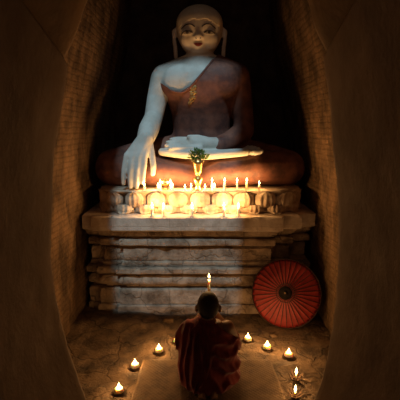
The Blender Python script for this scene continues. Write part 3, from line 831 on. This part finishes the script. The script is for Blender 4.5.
for s in (-1, 1):
    chain(bm, [(V((MX+s*.085, MY-.01, .17)), .088), (V((MX+s*.13, MY+.15, .125)), .075), (V((MX+s*.15, MY+.30, .075)), .058)])      # thigh to knee
    chain(bm, [(V((MX+s*.15, MY+.29, .062)), .052), (V((MX+s*.11, MY+.08, .055)), .046), (V((MX+s*.07, MY-.12, .045)), .034)])      # shin to ankle
    chain(bm, [(V((MX+s*.07, MY-.12, .045)), .034), (V((MX+s*.045, MY-.165, .030)), .024), (V((MX+s*.035, MY-.195, .022)), .018)])   # foot, sole up
    for k in range(5): chain(bm, [(V((MX+s*(.022+.011*k), MY-.185, .022)), .009), (V((MX+s*(.020+.012*k), MY-.215+.004*k, .017)), .0075)], u=10)
    sh, el = V((MX+s*.150, MY+.01, .475)), V((MX+s*.222, MY+.045, .335))
    hn = V((MX+s*.035+.014, MY+.235, .515))
    chain(bm, [(sh, .058), (sh.lerp(el, .5), .048), (el, .040), (el.lerp(hn, .4), .036), (hn + V((s*.012, -.02, -.012)), .024)])
    ellipsoid(bm, hn + V((s*.004, .012, .008)), (.014, .03, .038))
    for k in range(4):                        # fingers closed round the candle
        z = hn.z + .032 - .019*k; r = .0085 - .0006*abs(k-1)
        chain(bm, [(V((hn.x + s*.004, hn.y+.02, z)), r), (V((hn.x - s*.004, hn.y+.048, z)), r*.98), (V((hn.x - s*.026, hn.y+.056-.004*s, z+.002)), r*.95), (V((hn.x - s*.045, hn.y+.044-.004*s, z+.003)), r*.85)], u=10)
    chain(bm, [(V((hn.x, hn.y-.006, hn.z+.018)), .011), (V((hn.x - s*.014, hn.y+.008, hn.z+.040)), .010), (V((hn.x - s*.024, hn.y+.018, hn.z+.056)), .008)], u=10)
mb = remeshed(bm, .0062, 4, .5)
mbody = obj('body', mb, [M['skin'], M['scalp']], mon, shift=MON); mbody['label'] = 'brown skinned body with shaven head'
loc_h = MH - MON
for p in mbody.data.polygons:
    q = p.center - loc_h
    if q.z > -.065 and q.z > -.03 + .9*(q.y-.0) and q.z > -.075 and abs(q.x) < .089 and p.center.z > .5: p.material_index = 1
# robe
bm = bmesh.new()
stack(bm, [(.008, MX+.003, MY+.015, .205, .190), (.03, MX+.003, MY+.01, .225, .202), (.09, MX+.003, MY+.01, .245, .196), (.16, MX+.003, MY+.005, .250, .180), (.24, MX+.003, MY+.005, .243, .160),
           (.32, MX, MY+.01, .235, .146), (.40, MX-.004, MY+.01, .222, .132), (.46, MX-.008, MY+.01, .205, .116), (.505, MX-.012, MY+.012, .165, .098), (.54, MX-.012, MY+.015, .095, .075), (.556, MX-.01, MY+.018, .066, .062)], n=56)
for s in (-1, 1):
    chain(bm, [(V((MX+s*.13, MY+.12, .10)), .10), (V((MX+s*.145, MY+.27, .07)), .068)])
    sh, el = V((MX+s*.148, MY+.01, .472)), V((MX+s*.218, MY+.04, .335)); hn = V((MX+s*.03+.014, MY+.22, .50))
    chain(bm, [(sh, .068), (sh.lerp(el, .5), .062), (el, .058), (el.lerp(hn, .4), .050)])
rb = remeshed(bm, .0072, 4, .5)
for v in rb.verts:
    x, y, z = v.co.x-MX, v.co.y-MY, v.co.z
    wr = sstep(-.03, .05, x)
    n1 = fbm((x*4, y*4, z*2), 1.5, 3)
    s1 = math.sin((x + .30*z*x + .012*n1)*2*PI/.105 + 1.2*n1)
    q = z*.80 + x*.60 - 1.4*x*x
    s2 = math.sin((q + .02*n1)*2*PI/.19 + 1.3*n1)
    s3 = math.sin((q*1.0 + .25*x)*2*PI/.075 + 2*n1)
    d = lerp((1-abs(s1))*.026 - .012, (1-abs(s2))*.036 - .016 + .004*s3, wr)
    d *= sstep(.56, .47, z) * (.35 + .65*sstep(.0, .10, z))
    if y > .15: d *= .4
    v.co += v.normal*d
    if v.co.z < .008: v.co.z = .008
# the right shoulder is bare
A1, n1_ = V((MX+.045, MY, .548)), V((.62, 0, .78)).normalized()
A2, n2_ = V((MX+.125, MY, .455)), V((1, 0, .42)).normalized()
planes = [(A1, n1_)]
for A, n_ in planes: bmesh.ops.bisect_plane(rb, geom=rb.verts[:]+rb.edges[:]+rb.faces[:], plane_co=A, plane_no=n_, dist=1e-6)
bmesh.ops.delete(rb, geom=[f for f in rb.faces if all((f.calc_center_median()-A).dot(n_) > 0 for A, n_ in planes)], context='FACES')
bmesh.ops.smooth_vert(rb, verts=rb.verts, factor=.4, use_axis_x=True, use_axis_y=True, use_axis_z=True)
bmesh.ops.recalc_face_normals(rb, faces=rb.faces)
rbv = BVHTree.FromBMesh(rb)
bmesh.ops.solidify(rb, geom=rb.faces[:], thickness=.004)
mrobe = obj('robe', rb, M['robe'], mon, shift=MON); mrobe['label'] = 'maroon robe with deep folds'
# loose end of the robe hanging down the left of the back
bm = bmesh.new(); g1, g2 = [], []
nu, nv = 40, 60
for j in range(nv+1):
    v = j/nv; z = lerp(.545, .095 , v); a, b = [], []
    for i in range(nu+1):
        u = i/nu
        xl = interp([(0, -.075), (.15, -.150), (.5, -.165), (1, -.150)], v); xr = interp([(0, .035), (.2, .055), (.5, .045), (.8, .01), (1, -.075)], v)
        x = MX + lerp(xl, xr, u); zz = z - .05*v*math.sin(u*PI) + .01*math.sin(u*14)
        h = rbv.ray_cast(V((x, MY-1.2, zz)), V((0, 1, 0)))
        y = (h[0].y if h[0] else MY-.05)
        y -= .010 + .014*(1-abs(math.sin(u*PI*3.2 + .7*v + .5)))*(.3+v) + .004*math.sin(v*9+u*4)
        a.append(bm.verts.new((x, y, zz))); b.append(bm.verts.new((x, y+.005, zz)))
    g1.append(a); g2.append(b)
for g_ in (g1, g2):
    for j in range(nv):
        for i in range(nu): bm.faces.new((g_[j][i], g_[j][i+1], g_[j+1][i+1], g_[j+1][i]))
for j in range(nv):
    for i in (0, nu): bm.faces.new((g1[j][i], g1[j+1][i], g2[j+1][i], g2[j][i]))
for i in range(nu):
    for j in (0, nv): bm.faces.new((g1[j][i], g1[j][i+1], g2[j][i+1], g2[j][i]))
for _ in range(2): bmesh.ops.smooth_vert(bm, verts=bm.verts, factor=.5, use_axis_x=True, use_axis_y=True, use_axis_z=True)
obj('shoulder_cloth', bm, M['sash'], mon, shift=MON)['label'] = 'darker loose end of the robe'
# the candle in the hands
hy = MY+.262
taper(Vector((MX+.014, hy, .47)), .308, .0125, .040, 'slim cream candle held upright in the hands of the kneeling monk', None, FW*.9)

# ------------------------------------------------------------------ loose stones
def stone(px, py, r, label, grp=None):
    p = G(px, py); bm = bmesh.new(); bmesh.ops.create_icosphere(bm, subdivisions=3, radius=1)
    for v in bm.verts:
        k = 1 + .28*fbm(v.co + V((px, py, 0)), 1.2, 3); v.co = V((v.co.x*r[0]*k, v.co.y*r[1]*k, max(-.35, v.co.z)*r[2]*k))
    o = obj('loose_stone', bm, M['rubble'], smooth=True); o.location = (p.x, p.y, fz(p.x, p.y) + .2*r[2])
    tag(o, label, 'stone', grp)
stone(168, 320, (.065, .045, .035), 'fist sized stone on the floor left of the monk, near the pedestal', 'loose stones')
stone(274, 334, (.035, .03, .018), 'small flat stone on the floor under the red umbrella', 'loose stones')

# ------------------------------------------------------------------ view
S.view_settings.view_transform = 'Standard'; S.view_settings.look = 'None'
S.view_settings.gamma = 1; S.view_settings.use_curve_mapping = False
S.view_settings.exposure = 0.0
S.cycles.max_bounces = 8; S.cycles.diffuse_bounces = 5; S.cycles.transparent_max_bounces = 16
S.cycles.sample_clamp_indirect = 4.0
S.cycles.use_denoising = True
